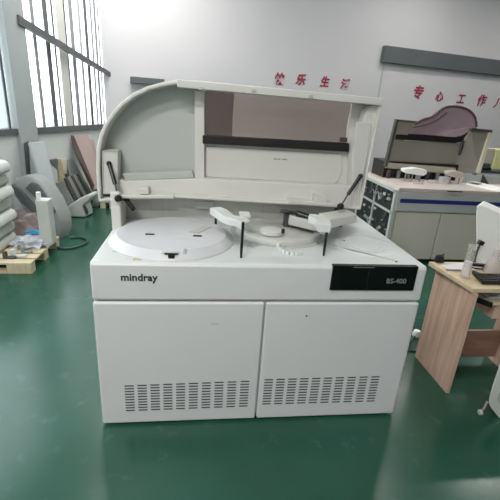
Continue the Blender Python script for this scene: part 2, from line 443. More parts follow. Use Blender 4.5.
# stickers on the deck
flat('sticker', 137.5, 258.8, .034, .034, 'sticker', deck, ZT, .001)
flat('sticker', 116, 251.6, .03, .012, 'lidin', deck, ZT, .001, -.3)

# reaction carousel
bm = bm_new(); lathe(bm, [(.262, -.002), (.262, .003), (.236, .003), (.236, -.002)], (.43, 2.02, ZT), 64); part('recess_ring', bm, 'lidin', an, smooth=True)
C2 = Vector((.43, 2.02, ZT))
bm = bm_new(); lathe(bm, [(.235, -.002), (.235, .012), (.225, .026), (.20, .030), (.192, .014), (.12, .014), (.112, .02), (0, .022)], C2, 64)
rr = part('reaction_carousel', bm, 'ledge', an, smooth=True)
c = G(272, 231, ZT + .03); bm = bm_new(); lathe(bm, [(.062, -.01), (.06, .008), (.045, .014), (0, .015)], c, 28); part('hub_cap', bm, 'lid', rr, smooth=True)
c = G(283, 231, ZT + .045); bm = bm_new(); lathe(bm, [(.009, -.008), (.009, .01), (0, .01)], c, 12); part('knob', bm, 'black', rr, smooth=True)
c = G(293, 249.5, ZT)
for nm, rad, mk, hz in (('wash_station', .075, 'white', .016), ('wash_slots', .05, 'lidin', .007)):
    bm = bm_new()
    for k in range(10):
        an_ = PI * .8 + k * .115 * PI * .75; q = c + Vector((rad * math.cos(an_), rad * 1.05 * math.sin(an_), 0))
        box(bm, -.009, .009, -.0075, .0075, -.003, hz, Matrix.Translation(q) @ Matrix.Rotation(an_ + PI / 2, 4, 'Z'))
    part(nm, bm, mk, an, .002)
# well rows on the right of the deck
C3 = Vector((.86, 1.83, ZT))
bm = bm_new(); lathe(bm, [(.16, -.002), (.16, .001), (.155, .003), (.13, .003), (.128, .001), (.07, .001), (.068, .003), (0, .003)], C3, 48)
sc_ = part('sample_tray', bm, 'deck', an, smooth=True)
for k in range(14):
    an_ = PI * (.1 + k * .13); q = C3 + Vector((.1 * math.cos(an_), .1 * math.sin(an_), 0))
    bm = bm_new(); lathe(bm, [(.008, 0), (.008, .003), (.006, .003), (.006, .0015), (0, .0015)], q, 12); part('tube_well', bm, 'deck', sc_, smooth=True)
for (u, v, s) in ((318, 243.5, .008), (317.3, 241.5, .004), (344, 241, .004), (396, 262, .004)):
    c = G(u, v, ZT); bm = bm_new(); lathe(bm, [(s, -.002), (s, .004), (0, .004)], c, 12); part('locator_pin', bm, 'vent', an, smooth=True)
c1, c2 = G(340, 236, ZT), G(420, 258, ZT)
bm = bm_new(); prism(bm, [G(330, 246, ZT), G(398, 262, ZT), G(398.8, 261.4, ZT), G(331, 245.4, ZT)], (0, 0, .003)); part('deck_seam', bm, 'ledge', an)
for (u, v) in ((249, 246), (256, 245.5), (293, 244)):
    c = G(u, v, ZT); bm = bm_new(); box(bm, c.x - .01, c.x + .01, c.y - .006, c.y + .006, ZT - .002, ZT + .006); part('deck_clip', bm, 'lidin', an)

# pipetting arms ---------------------------------------------------
def arm_body(name, path, y_list, widths, par, h=.035, m='white'):
    bm = bm_new(); pts = []
    for (u, v), z in zip(path, y_list): pts.append(G(u, v, z))
    pts = spline(pts, 5)
    n = len(pts); L, R = [], []
    for i, p in enumerate(pts):
        d = pts[min(i + 1, n - 1)] - pts[max(i - 1, 0)]; d.z = 0; d.normalize(); s = Vector((-d.y, d.x, 0))
        t = i / (n - 1) * (len(widths) - 1); k = min(int(t), len(widths) - 2); w = widths[k] + (widths[k + 1] - widths[k]) * (t - k)
        L.append(p + s * w); R.append(p - s * w)
    q = []
    for a_, b_ in zip(L, R):
        q.append([bm.verts.new(a_), bm.verts.new(b_), bm.verts.new(b_ - UP * h), bm.verts.new(a_ - UP * h)])
    for a_, b_ in zip(q, q[1:]):
        for k in range(4): bm.faces.new((a_[k], a_[(k + 1) % 4], b_[(k + 1) % 4], b_[k]))
    bm.faces.new(q[0]); bm.faces.new(q[-1][::-1])
    return part(name, bm, m, par, .012, segs=3)
def needle(u0, v0, u1, v1, par, r=.0065, name='probe'):
    b = G(u1, v1, ZT + .002); 
    rr_ = ray(u0, v0); t = b.y / rr_.y; top = rr_.z * t + H
    bm = bm_new(); tube(bm, [(b.x, b.y, ZT + .001), (b.x, b.y, ZT + .03), (b.x, b.y, top)], [r * .7, r, r], 12); return part(name, bm, 'black', par, smooth=True)
arm1 = arm_body('pipetting_arm', [(215, 207), (221, 210), (230, 216), (240, 218), (247, 222)], [1.03, 1.03, 1.02, 1.02, 1.01], [.028, .034, .03, .034, .03], an)
needle(241.5, 222, 241, 257.5, arm1)
needle(216, 210, 215.5, 229, arm1)
needle(234, 218, 233.7, 226.5, arm1)
bm = bm_new(); c = A(246, 216, 1.84); box(bm, c.x - .03, c.x + .022, 1.82, 1.90, c.z - .008, c.z + .008); part('arm_cap', bm, 'lid', arm1, .004)
arm2 = arm_body('pipetting_arm', [(309, 215), (316, 216), (322, 219), (325, 225)], [1.02, 1.02, 1.015, 1.01], [.022, .03, .034, .028], an)
bm = bm_new(); c = A(325, 228, 1.75); box(bm, c.x - .022, c.x + .022, 1.73, 1.78, c.z - .03, c.z + .02); part('probe_head', bm, 'white', arm2, .008)
needle(326, 232, 323.5, 255.5, arm2)
needle(320.5, 224, 319.5, 235, arm2)
a0 = A(329, 229, 1.78); a1 = A(357, 222.5, 2.0)
bm = bm_new(); p = [a0, a1, a1 + Vector((0, .02, .042)), a0 + Vector((0, .02, .042))]
prism(bm, p, (-.02, .12, 0)); part('arm_beam', bm, 'lid', arm2, .006)
bm = bm_new(); a0 = A(288, 225, 2.02); a1 = A(318, 232, 1.92); prism(bm, [a0, a1, a1 + Vector((0, .0, .05)), a0 + Vector((0, 0, .055))], (.03, .1, 0)); part('mixer_block', bm, 'ledge', an, .006)
bm = bm_new(); a0 = A(280.5, 211, 2.05); a1 = A(309, 217.5, 1.99); tube(bm, [a0, A(296, 213, 2.02), A(297, 213.5, 2.02), a1], [.009, .009, .018, .018], 10); part('stirrer_rod', bm, 'black', an, smooth=True)
bm = bm_new(); c = A(287.5, 218, 2.05); box(bm, c.x - .016, c.x + .016, 2.05, 2.09, ZT - .002, A(287, 213, 2.05).z); part('stirrer_post', bm, 'dark', an, .003)
# ---------------------------------------------------------------- LID
LY = 2.10; LB = 2.235
ol = [(111.5, 201), (98.5, 202), (97, 190), (96, 172), (96.2, 150), (99, 136), (104, 124), (111, 113.5), (120, 103), (133, 93), (148, 86), (163, 82), (177, 80), (200, 80.6), (383.5, 98.6), (361, 210), (337, 208), (174, 198)]
outer = []
op = [A(u, v, LY) for u, v in ol]
outer = op
cen = Vector((.2, LY, 1.28))
inner = []
for i, p in enumerate(outer):
    q = outer[i - 1]; r = outer[(i + 1) % len(outer)]
    t = ((p - q).normalized() + (r - p).normalized()).normalized(); n = Vector((-t.z, 0, t.x))
    if (cen - p).dot(n) < 0: n = -n
    w = .019 if 1 < i < 12 else .018
    inner.append(p + n * w)
bm = bm_new(); ring(bm, outer, inner, (0, LB - LY, 0)); lid = part('lid', bm, 'lid', an, .006)
# inner back panel with window opening
wl, wr = A(203, 100, LB - .02).x, A(351, 110, LB - .02).x
zbar = lambda u: A(u, 139, LB - .02).z
bt = [p + Vector((0, LB - .02 - LY, 0)) for p in outer]
xlo = wl
left_poly = [p for p in bt if p.x <= xlo + .001]
# left part
ztop_l = A(203, 84, LB - .02).z; zbot_l = A(203, 195, LB).z
lp = [Vector((xlo, LB - .02, zbot_l))] + [bt[17]] + [bt[0], bt[1]] + bt[2:13] + [Vector((xlo, LB - .02, bt[12].z - .002))]
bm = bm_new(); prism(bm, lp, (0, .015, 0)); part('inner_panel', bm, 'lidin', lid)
# lower right panel
zw_l = A(203, 140, LB - .02).z; zw_r = A(350, 150, LB - .02).z
bm = bm_new(); prism(bm, [Vector((xlo, LB - .02, zbot_l)), Vector((wr + .03, LB - .02, zbot_l)), Vector((wr + .03, LB - .02, zw_r)), Vector((xlo, LB - .02, zw_l))], (0, .015, 0)); part('inner_panel', bm, 'lidpan', lid)
# right cheek panel behind the strut
xr1 = bt[14].x; xr0 = bt[15].x
bm = bm_new(); prism(bm, [Vector((wr + .02, LB - .018, zbot_l)), Vector((xr0, LB - .02, zbot_l)), Vector((xr1, LB - .02, bt[14].z)), Vector((wr, LB - .02, bt[14].z))], (0, .015, 0)); part('inner_panel', bm, 'lidpan', lid)
# curved cheek
ck = [(352, 207), (352.5, 150), (363, 122), (366, 112), (371, 106), (378, 103), (381, 104), (374, 134), (359.5, 207)]
bm = bm_new(); prism(bm, [A(u, v, LY + .03) for u, v in ck], (0, .085, 0)); part('side_cheek', bm, 'lid', lid, .006)
bm = bm_new(); prism(bm, [A(u, v, LY + .03) for u, v in [(353, 150), (356, 122), (371, 123), (367, 150), (361, 185), (354, 205)]], (0, -.012, 0)); part('cheek_cover', bm, 'lidpan', lid, .004)
# pillar
bm = bm_new(); prism(bm, [A(u, v, LB - .055) for u, v in [(194.5, 90), (204.5, 91), (204.5, 180), (194.5, 179)]], (0, .035, 0)); part('window_pillar', bm, 'lid', lid, .004)
# lower ledge
bm = bm_new(); prism(bm, [A(u, v, LY + .045) for u, v in [(116, 178), (125, 181), (195, 178.5), (352, 186.5), (357, 206), (200, 196.5), (114, 196)]], (0, .07, 0)); part('lower_ledge', bm, 'lid', lid, .006)
bm = bm_new(); prism(bm, [A(u, v, LY + .05) for u, v in [(122, 174), (192, 171), (194, 178), (126, 181)]], (0, .05, 0)); part('step_ledge', bm, 'lidin', lid, .004)
# top bar
bm = bm_new(); prism(bm, [A(u, v, LY - .012) for u, v in [(177, 79.3), (384, 98.3), (382.5, 105.5), (177, 87.2)]], (0, .13, 0)); tb = part('top_bar', bm, 'lid', lid, .004)
for u, v in ((201, 88.5), (254, 91), (311, 96.5)):
    c = A(u, v, LY - .012); bm = bm_new(); box(bm, c.x - .012, c.x + .012, c.y - .004, c.y + .01, c.z - .008, c.z + .008); part('latch_tab', bm, 'lidin', tb, .003)
# dark bar
bm = bm_new(); prism(bm, [A(u, v, LB - .06) for u, v in [(202.5, 135.2), (349.5, 143.2), (349, 152), (202.5, 143.6)]], (0, .045, 0)); part('window_bar', bm, 'bar', lid, .004)
c = A(344, 139.8, LB - .05); bm = bm_new(); box(bm, c.x - .02, c.x + .02, c.y, c.y + .02, c.z - .012, c.z + .012); part('sensor_block', bm, 'edge', lid, .003)
# smoked acrylic window bulging to the rear
bm = bm_new()
xa, xb = A(205, 100, LB).x, wr + .03
xm = A(233, 110, LB + .09).x
rows = []
NV = 10
for i in range(NV + 1):
    t = i / NV; yb = LB - .01 + .10 * math.sin(PI * (.15 + .7 * t)) ; zt_ = 1.572; z = zw_r - .02 + (zt_ - zw_r + .02) * t
    rows.append([bm.verts.new((xm, yb, z)), bm.verts.new((xb, yb, z))])
for a_, b_ in zip(rows, rows[1:]): bm.faces.new((a_[0], a_[1], b_[1], b_[0]))
cano = part('acrylic_window', bm, 'tint', lid, smooth=True)
bm = bm_new(); rows = []
for i in range(NV + 1):
    t = i / NV; yb = LB - .01 + .10 * math.sin(PI * (.15 + .7 * t)); z = zw_r - .02 + (1.572 - zw_r + .02) * t
    rows.append([bm.verts.new((xa - .005, LB - .012, z)), bm.verts.new((xm, yb, z))])
for a_, b_ in zip(rows, rows[1:]): bm.faces.new((a_[0], a_[1], b_[1], b_[0]))
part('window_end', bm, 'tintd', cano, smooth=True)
# raised plate and small print
bm = bm_new(); c = A(279.5, 159, LB - .022)
for dx, w_ in ((-.035, .022), (-.008, .012), (.012, .03)):
    bm = bm_new(); box(bm, c.x + dx, c.x + dx + w_, LB - .0315, LB - .03, c.z - .0035, c.z + .0035); part('caution_print', bm, 'gcover', lid)
bm = bm_new(); prism(bm, [A(u, v, LB - .03) for u, v in [(206, 146), (342, 154), (342, 172), (339, 180), (334, 184), (206, 177)]], (0, .012, 0)); part('raised_plate', bm, 'lidpan', lid, .005)
bm = bm_new(); o_ = [(101.5, 150.5), (118, 150.5), (118, 194), (103, 194)]; i_ = [(102.6, 151.6), (117, 151.6), (117, 193), (104, 193)]
ring(bm, [A(u, v, LY + .02) for u, v in o_], [A(u, v, LY + .02) for u, v in i_], (0, .02, 0)); bm2 = bm
part('strut_plate_rim', bm2, 'lidin', lid)
bm = bm_new(); prism(bm, [A(u, v, LY + .025) for u, v in o_], (0, .08, 0)); part('strut_plate', bm, 'lid', lid, .003)
# clips at bottom edge
bm = bm_new(); prism(bm, [A(u, v, LY - .02) for u, v in [(116, 195.5), (174, 194.8), (174, 198.8), (116, 198.5)]], (0, .1, 0)); part('bottom_lip', bm, 'lid', lid, .004)
bm = bm_new(); prism(bm, [A(u, v, LY - .02) for u, v in [(289, 199.5), (338, 203.5), (338, 207.5), (289, 204)]], (0, .1, 0)); part('bottom_lip', bm, 'lid', lid, .004)
bm = bm_new(); prism(bm, [A(u, v, LY - .02) for u, v in [(139, 188), (148, 188), (149, 194.5), (139, 194.5)]], (0, .08, 0)); part('bumper', bm, 'lid', lid, .004)
bm = bm_new(); prism(bm, [A(u, v, LY - .02) for u, v in [(315, 195), (327, 196), (327, 203), (315, 202)]], (0, .08, 0)); part('bumper', bm, 'lid', lid, .004)
# gas struts
def strut(p0, pm, p1, par):
    g = part('gas_strut', (lambda b: (tube(b, [p0, pm], .0105, 12), b)[1])(bm_new()), 'black', par, smooth=True)
    part('piston_rod', (lambda b: (tube(b, [pm, p1], .0045, 8), b)[1])(bm_new()), 'metal' if False else 'dark', g, smooth=True)
    b = bm_new()
    for p, r in ((p0, .014), (p1, .02)): lathe(b, [(0, -r), (r * .8, -r * .6), (r, 0), (r * .8, r * .6), (0, r)], p, 14)
    part('ball_joint', b, 'black', g, smooth=True)
strut(A(109, 163.5, LY + .01), A(115, 184, LY - .04), A(118.3, 198.5, 1.99), an)
strut(A(360.5, 176, LY + .0), A(348, 194.5, LY - .03), A(340.5, 206.5, 2.0), an)
bm = bm_new(); tube(bm, [A(127, 200, 2.10), A(133.5, 209.5, 2.06)], .012, 10); part('lock_lever', bm, 'black', an, smooth=True)
bm = bm_new(); tube(bm, [A(119, 198.5, 2.0), A(127, 200, 2.10)], .008, 10); part('hinge_pin', bm, 'black', an, smooth=True)
bm = bm_new(); box(bm, .80, .84, 2.15, 2.46, ZT - .01, 1.0); part('hinge_post', bm, 'dark', an)

# ================================================================ SECOND ANALYZER
Y2 = 3.763
q = thing('chemistry_analyzer', (2.75, 4.2, 0), 'grey analyzer with a navy stripe and mauve canopy, standing by the back wall', 'machine')
a_, b_ = 2.0, 3.52
DZ = .815
bpart('body', a_ + .01, b_, Y2 + .03, Y2 + .95, .06, DZ - .03, 'm2', q, .01)
bpart('door', a_ + .035, 2.535, Y2, Y2 + .03, .03, .553, 'm2', q, .008)
bpart('door', 2.545, b_, Y2, Y2 + .03, .03, .553, 'm2', q, .008)
bpart('plinth', a_ + .06, b_ - .05, Y2 + .06, Y2 + .9, 0, .06, 'black', q)
fb = bpart('front_fascia', a_, b_, Y2 - .015, Y2 + .06, .563, .77, 'm2d', q, .012)
zs = A(440, 200.5, Y2 - .015).z
bpart('navy_stripe', a_ + .04, b_ - .01, Y2 - .019, Y2, .658, .70, 'navy', fb)
bpart('deck', a_, b_, Y2 - .015, Y2 + .95, DZ - .05, DZ, 'm2deck', q, .01)
# open left side with exposed internals
sf = bm_new()
for (y0, y1, z0, z1) in ((Y2 - .01, Y2 + .035, .05, DZ - .04), (Y2 + .47, Y2 + .49, .05, DZ - .2), (Y2 + .93, Y2 + .95, .05, DZ - .04), (Y2, Y2 + .95, .53, .55), (Y2, Y2 + .95, .05, .1), (Y2, Y2 + .95, DZ - .06, DZ - .03)):
    box(sf, a_ - .02, a_ + .02, y0, y1, z0, z1)
part('side_frame', sf, 'lidin', q)
bpart('interior', a_ - .002, a_ + .012, Y2 + .03, Y2 + .93, .08, DZ - .06, 'guts', q)
for k in range(60):
    y = Y2 + .05 + random.random() * .8; z = .12 + random.random() * .6; s = .015 + random.random() * .05
    if abs(z - .54) < .05: z += .1
    z = min(z, DZ - .12)
    bpart(random.choice(['circuit_module', 'pump_module', 'cable_clamp']), a_ - .015, a_ + .005, y, y + s, z, z + s * .5, random.choice(['metal', 'dark', 'lidin', 'dark', 'gcover']), q)
for k in range(6):
    y = Y2 + .1 + k * .13; bm = bm_new(); tube(bm, spline([(a_ - .012, y, .6), (a_ - .014, y + .05, .68), (a_ - .012, y + .12, .62), (a_ - .01, y + .1, .75)], 4), .005, 6); part('hose', bm, random.choice(['lidin', 'dark', 'metal']), q, smooth=True)
# raised lid of machine two
L2 = Y2 + .5
bm = bm_new()
o_ = [A(u, v, L2) for u, v in [(386.5, 165), (396.5, 121.5), (399, 119.8), (416, 122.2), (476, 129.2), (490, 130.6), (492.5, 132.5), (481, 168), (478, 177), (388, 167.5)]]
bm = bm_new(); prism(bm, o_, (0, .02, 0))
o2 = q
# back skin as a frame around the canopy opening
bm.free()
bm = bm_new(); prism(bm, [A(u, v, L2 + .10) for u, v in [(388.5, 141.5), (392, 140), (461, 143), (455, 175), (385, 171)]], (0, .02, 0)); lid2 = part('lid', bm, 'm2lid', q, .005)
bm = bm_new(); prism(bm, [A(396.5, 119.8, L2), A(416.5, 121.6, L2), A(404, 140.5, L2 + .10), A(390, 140.5, L2 + .10)], (0, .012, 0)); part('side_cheek', bm, 'm2lid', lid2)
bm = bm_new(); prism(bm, [A(396.5, 119.6, L2 - .01), A(385, 166.5, L2 - .01), A(387.3, 167, L2 - .01), A(398.5, 121, L2 - .01)], (0, .05, 0)); part('lid_edge', bm, 'm2edge', lid2)
bm = bm_new(); prism(bm, [A(396.5, 119.3, L2 - .01), A(417, 121.2, L2 - .01), A(417, 123, L2 - .01), A(396.5, 121.2, L2 - .01)], (0, .05, 0)); part('lid_edge', bm, 'm2edge', lid2)
bm = bm_new(); prism(bm, [A(472, 129.0, L2 - .02), A(491.5, 130, L2 - .02), A(478.5, 173, L2), A(454, 173, L2 + .10), A(461, 143, L2 + .10)], (0, .015, 0)); part('side_cheek', bm, 'm2lid', lid2)
bm = bm_new(); prism(bm, [A(490.3, 130.3, L2 - .03), A(492.8, 131.5, L2 - .03), A(480.5, 173, L2 - .03), A(477.8, 173, L2 - .03)], (0, .05, 0)); part('lid_edge', bm, 'cream', lid2)
bm = bm_new(); prism(bm, [A(u, v, L2 - .03) for u, v in [(472, 128), (492.5, 130), (492, 132.5), (471, 131)]], (0, .05, 0)); part('lid_edge', bm, 'm2edge', lid2)
bm = bm_new(); prism(bm, [A(u, v, L2 + .07) for u, v in [(396, 132.6), (455, 137), (462, 136), (477, 127.5), (474.5, 132), (461.5, 142), (455, 143), (396, 139.5)]], (0, .03, 0)); part('window_bar', bm, 'bar', lid2, .004)
bm = bm_new(); prism(bm, [A(u, v, L2 + .06) for u, v in [(386.5, 162.5), (456, 168), (456, 174.5), (385.5, 168)]], (0, .05, 0)); part('lower_ledge', bm, 'carton', lid2, .004)
bm = bm_new(); prism(bm, [A(u, v, L2 + .065) for u, v in [(386.8, 162.5), (456, 166.8), (456, 167.8), (386.6, 163.5)]], (0, .01, 0)); part('ledge_line', bm, 'edge', lid2)
bm = bm_new(); tube(bm, [A(463, 140.5, L2 + .05), A(459.2, 155, L2 + .03)], .016, 10); part('gas_strut', bm, 'black', lid2, smooth=True)
# mauve canopy (bulging acrylic hood)
cz = [(403, 135.5), (412, 126.8), (418, 122.6), (424, 119.4), (432, 117.2), (437, 113.6), (442, 109.2), (449, 106.5), (457, 106.6), (466, 108.8), (472, 113), (475.5, 119), (476.3, 127), (470, 131), (461, 137.5)]
pts = [A(u, v, L2 + .09) for u, v in cz]
cc = Vector((2.68, L2 + .09, min(p.z for p in pts)))
bm = bm_new(); NR = 7; rws = []
for i in range(NR + 1):
    t = i / NR * PI / 2
    s = math.cos(t) * .93 + .07; dy = math.sin(t) * .26
    rws.append([bm.verts.new(cc + Vector(((p.x - cc.x) * s, dy, (p.z - cc.z) * s))) for p in pts])
for r1, r2 in zip(rws, rws[1:]):
    for k in range(len(pts) - 1): bm.faces.new((r1[k], r1[k + 1], r2[k + 1], r2[k]))
bm.faces.new(rws[-1])
can = part('canopy', bm, 'pinkac', lid2, smooth=True)
bm = bm_new(); tube(bm, [p for p in spline(pts[:13], 3)], .014, 8); part('canopy_rim', bm, 'pinkrim', can, smooth=True)
bm = bm_new(); tube(bm, spline([A(u, v, L2 + .06) for u, v in [(412, 127), (424, 126), (434, 122), (441, 117), (447, 112.5)]], 3), [.012] * 12 + [.004], 8) if False else tube(bm, spline([A(u, v, L2 + .06) for u, v in [(412, 127), (424, 125.2), (434, 121.6), (441, 117), (447, 112.5)]], 3), .011, 8); part('canopy_fold', bm, 'pinkrim', can, smooth=True)
# rear housing + arms on deck two
bpart('rear_housing', 2.09, 3.0, L2 + .08, L2 + .4, DZ - .01, 1.0, 'bar', q)
for k in range(7):
    x = 2.12 + k * .12; bpart('tube_rack', x, x + .03, L2 + .02, L2 + .06, DZ - .005, DZ + .09, random.choice(['metal', 'lidin', 'edge']), q)
def arm2f(u0, u1, v, y, nd, m='sheet'):
    a0 = A(u0, v, y); b0 = A(u1, v + 2.2, y)
    bm = bm_new(); prism(bm, [a0 + UP * .0, A((u0 + u1) / 2, v - 1.3, y), A(u1 - 1, v + 1, y), b0 + UP * -.03, A(u1 - 4, v + 7, y), A(u0 + 3, v + 4.5, y), A(u0, v + 3, y)], (0, .09, 0)); r = part('pipetting_arm', bm, m, q, .01)
    for u in nd:
        p = A(u, v + 4, y + .03); bm = bm_new(); tube(bm, [(p.x, p.y, DZ), p], .007, 8); part('probe', bm, 'metal', r)
arm2f(404, 428, 169, Y2 + .35, (406, 413, 421))
arm2f(448, 465, 172, Y2 + .32, (451, 460), 'm2deck')
for (u, v, w, d_, h_) in ((432, 183, .16, .06, .02), (446, 182, .1, .08, .05), (418, 184, .12, .05, .015)):
    c = G(u, v, DZ); bpart('tray', c.x - w / 2, c.x + w / 2, c.y, c.y + d_, DZ - .002, DZ + h_, random.choice(['m2deck', 'paper']), q)
bm = bm_new(); prism(bm, [G(466, 184.5, DZ), G(500, 192, DZ), G(506, 190, DZ), G(472, 182.5, DZ)], (0, 0, .02)); part('tray_rail', bm, 'sheet', q)
bm = bm_new(); prism(bm, [G(468, 183, DZ + .021), G(478, 185, DZ + .021), G(482, 184, DZ + .021), G(472, 182.4, DZ + .021)], (0, 0, .004)); part('tray_slot', bm, 'black', q)
bm = bm_new(); prism(bm, [A(u, v, Y2 + .45) for u, v in [(466, 175), (500, 176.5), (500, 186), (462, 183)]], (0, .02, 0)); part('deck_screen', bm, 'lidin', q)
bm = bm_new(); prism(bm, [A(u, v, Y2 + .43) for u, v in [(483.5, 174.5), (489.5, 185), (481, 183)]], (0, .015, 0)); part('deck_wedge', bm, 'dark', q)
flat('deck_mark', 455, 191.5, .16, .02, 'bar', q, DZ - .0035)

# bench behind with boxes (right background)
BY = 5.2
bt_ = A(490, 171, BY).z
tb2 = thing('side_bench', (3.9, BY + .2, 0), 'narrow grey bench behind the analyzer with the navy stripe', 'bench')
bx0, bx1 = A(474, 171, BY).x, A(474, 171, BY).x + 1.6
bpart('bench_top', bx0, bx1, BY, BY + .5, bt_ - .035, bt_, 'dark', tb2)
for x in (bx0 + .03, bx1 - .07):
    for y in (BY + .03, BY + .43): bpart('leg', x, x + .04, y, y + .04, 0, bt_ - .035, 'metal', tb2)
def onb(name, u0, u1, v0, y, d_, m, label, cat):
    a0 = A(u0, v0, y); b0 = A(u1, v0, y)
    return tag(bpart(name, a0.x, b0.x, y, y + d_, bt_ + .0005, a0.z, m, None, .006, loc=((a0.x + b0.x) / 2, y + d_ / 2, bt_)), label, cat)
onb('carton', 487.5, 495.9, 148.5, BY + .22, .25, 'carton', 'plain beige carton standing on the grey bench', 'box')
onb('carton', 497.2, 512, 149.5, BY + .2, .25, 'yellow', 'pale yellow-green carton standing on the grey bench', 'box')
x0_, x1_ = A(481, 165, BY + .03).x, A(492, 165, BY + .03).x
bd = thing('desk_telephone', ((x0_ + x1_) / 2, BY + .09, bt_), 'small black desk device on the grey bench in front of a beige carton', 'telephone')
bm = bm_new(); prism(bm, [Vector((x0_, BY + .02, bt_ + .001)), Vector((x1_, BY + .02, bt_ + .001)), Vector((x1_, BY + .02, bt_ + .05)), Vector((x0_, BY + .02, bt_ + .03))], (0, .14, 0)); part('base', bm, 'black', bd, .005)
bm = bm_new(); box(bm, x0_ + .05, x1_, BY + .05, BY + .11, bt_ + .04, A(486, 163.5, BY + .03).z); part('handset', bm, 'dark', bd, .01)

# ================================================================ DESK
ZD = .672
dk = thing('desk', (1.9, 1.95, 0), 'pale wood desk with a slab side panel, right of the large analyzer', 'desk')
f0 = G(473, 288.5, ZD)
bm = bm_new(); box(bm, f0.x, 3.1, f0.y, 2.20, ZD - .026, ZD)
bk = G(429, 261.5, ZD)
bm.free(); bm = bm_new()
prism(bm, [Vector((f0.x, f0.y, ZD - .026)), Vector((3.1, f0.y, ZD - .026)), Vector((3.1, bk.y, ZD - .026)), Vector((bk.x, bk.y, ZD - .026))], (0, 0, .026))
part('desktop', bm, 'woodtop', dk, .003)
bpart('side_panel', 1.443, 1.465, 1.70, 2.06, 0, ZD - .026, 'wood', dk, .002)
mb0 = A(458, 357, 2.0)
bpart('cross_board', 1.475, 2.20, 1.98, 2.0, A(470, 357, 1.98).z, A(470, 331, 1.98).z, 'woodd', dk, .002)
px_ = A(489, 365, 1.8).x
bpart('side_panel', 1.955, 1.983, 1.68, 2.06, 0, ZD - .026, 'wood', dk, .002)
bm = bm_new(); prism(bm, [Vector((1.465, 2.04, .555)), Vector((1.465, 1.93, .555)), Vector((1.60, 1.74, .555)), Vector((1.955, 1.74, .555)), Vector((1.955, 2.04, .555))], (0, 0, .017)); part('shelf', bm, 'woodtop', dk, .002)
bm = bm_new(); prism(bm, [Vector((1.463, 1.93, .545)), Vector((1.60, 1.737, .545)), Vector((1.60, 1.737, .574)), Vector((1.463, 1.93, .574))], (-.008, -.006, 0)); part('shelf_rail', bm, 'black', dk)
bpart('drawer_box', 1.64, 1.95, 1.76, 1.97, .46, .553, 'wood', dk, .003)
# papers on shelf
for k in range(4):
    m_ = Matrix.Translation((1.745 + .014 * k, 1.875 + .006 * k, .573 + .0075 * k)) @ Matrix.Rotation(.07 * (k - 1), 4, 'Z')
    bm = bm_new(); box(bm, -.15, .15, -.1, .1, 0, .007, m_)
    tag(part('paper_stack', bm, ['paperb', 'paper', 'paperb', 'paper'][k], None, loc=m_.translation), ['bluish paper bundle, lowest on the desk shelf', 'white paper bundle on the desk shelf, resting on the lowest one', 'bluish paper bundle on the desk shelf, directly under the top bundle', 'white paper bundle, topmost on the desk shelf'][k], 'papers')
# items on desk
c = G(464.5, 277.5, ZD)
cy = thing('measuring_cylinder', (c.x, c.y, ZD), 'tall clear cylinder with pale pinkish contents on the desk corner', 'cylinder')
hgt = A(468, 245, c.y).z - ZD
bm = bm_new(); lathe(bm, [(0, .001), (.03, .001), (.03, .008), (.024, .012), (.024, hgt - .004), (.028, hgt), (.0255, hgt), (.021, hgt - .006), (.021, .014), (0, .014)], c, 28); part('glass_body', bm, 'vial', cy, smooth=True)
bm = bm_new(); lathe(bm, [(0, .015), (.0205, .015), (.0205, hgt * .5), (0, hgt * .5)], c, 24); part('contents', bm, 'liquid', cy, smooth=True)
c = G(491, 272.5, ZD)
bt2 = thing('reagent_bottle', (c.x, c.y, ZD), 'conical clear plastic bottle with a narrow neck on the desk behind the black tray', 'bottle')
hb = A(491, 250.5, c.y).z - ZD
bm = bm_new(); lathe(bm, [(0, .001), (.043, .001), (.045, .008), (.040, .05), (.02, hb * .68), (.017, hb * .72), (.017, hb * .78)], c, 28); part('bottle_body', bm, 'bottle', bt2, smooth=True)
bm = bm_new(); lathe(bm, [(0, hb * .76), (.019, hb * .76), (.019, hb), (0, hb)], c, 24); part('cap', bm, 'bottle', bt2, smooth=True)
# black tray / keyboard
k0 = G(470, 273, ZD); k1 = G(482, 285, ZD)
kb = thing('keyboard', (1.75, 1.82, ZD), 'black keyboard lying along the front edge of the desk', 'keyboard')
bm = bm_new(); prism(bm, [Vector((k1.x, k1.y, ZD + .001)), Vector((k1.x + .42, k1.y, ZD + .001)), Vector((k1.x + .42, k1.y + .10, ZD + .001)), Vector((k0.x + .03, k1.y + .10, ZD + .001)), Vector((k0.x, k0.y - .01, ZD + .001))], (0, 0, .024)); part('base', bm, 'black', kb, .005)
bm = bm_new()
for r in range(4):
    for cc_ in range(13):
        x = k1.x + .0 + cc_ * .028; y = k1.y + .012 + r * .021; box(bm, x, x + .023, y, y + .016, ZD + .022, ZD + .029)
part('keys', bm, 'bar', kb)
# binder clip
c = G(440, 263, ZD)
bc = thing('binder_clip', (c.x, c.y, ZD), 'small black binder clip at the back left corner of the desk', 'clip')
bm = bm_new(); prism(bm, [c + Vector((-.026, 0, .001)), c + Vector((.026, 0, .001)), c + Vector((.018, 0, .042)), c + Vector((-.018, 0, .042))], (0, .03, 0)); part('clip_body', bm, 'black', bc, .002)
bm = bm_new(); tube(bm, [c + Vector((-.014, .01, .025)), c + Vector((-.02, .0, .055)), c + Vector((-.008, .0, .052)), c + Vector((-.006, .01, .025))], .003, 6); tube(bm, [c + Vector((.014, .02, .025)), c + Vector((.02, .01, .055)), c + Vector((.008, .01, .052)), c + Vector((.006, .02, .025))], .003, 6); part('handles', bm, 'black', bc)
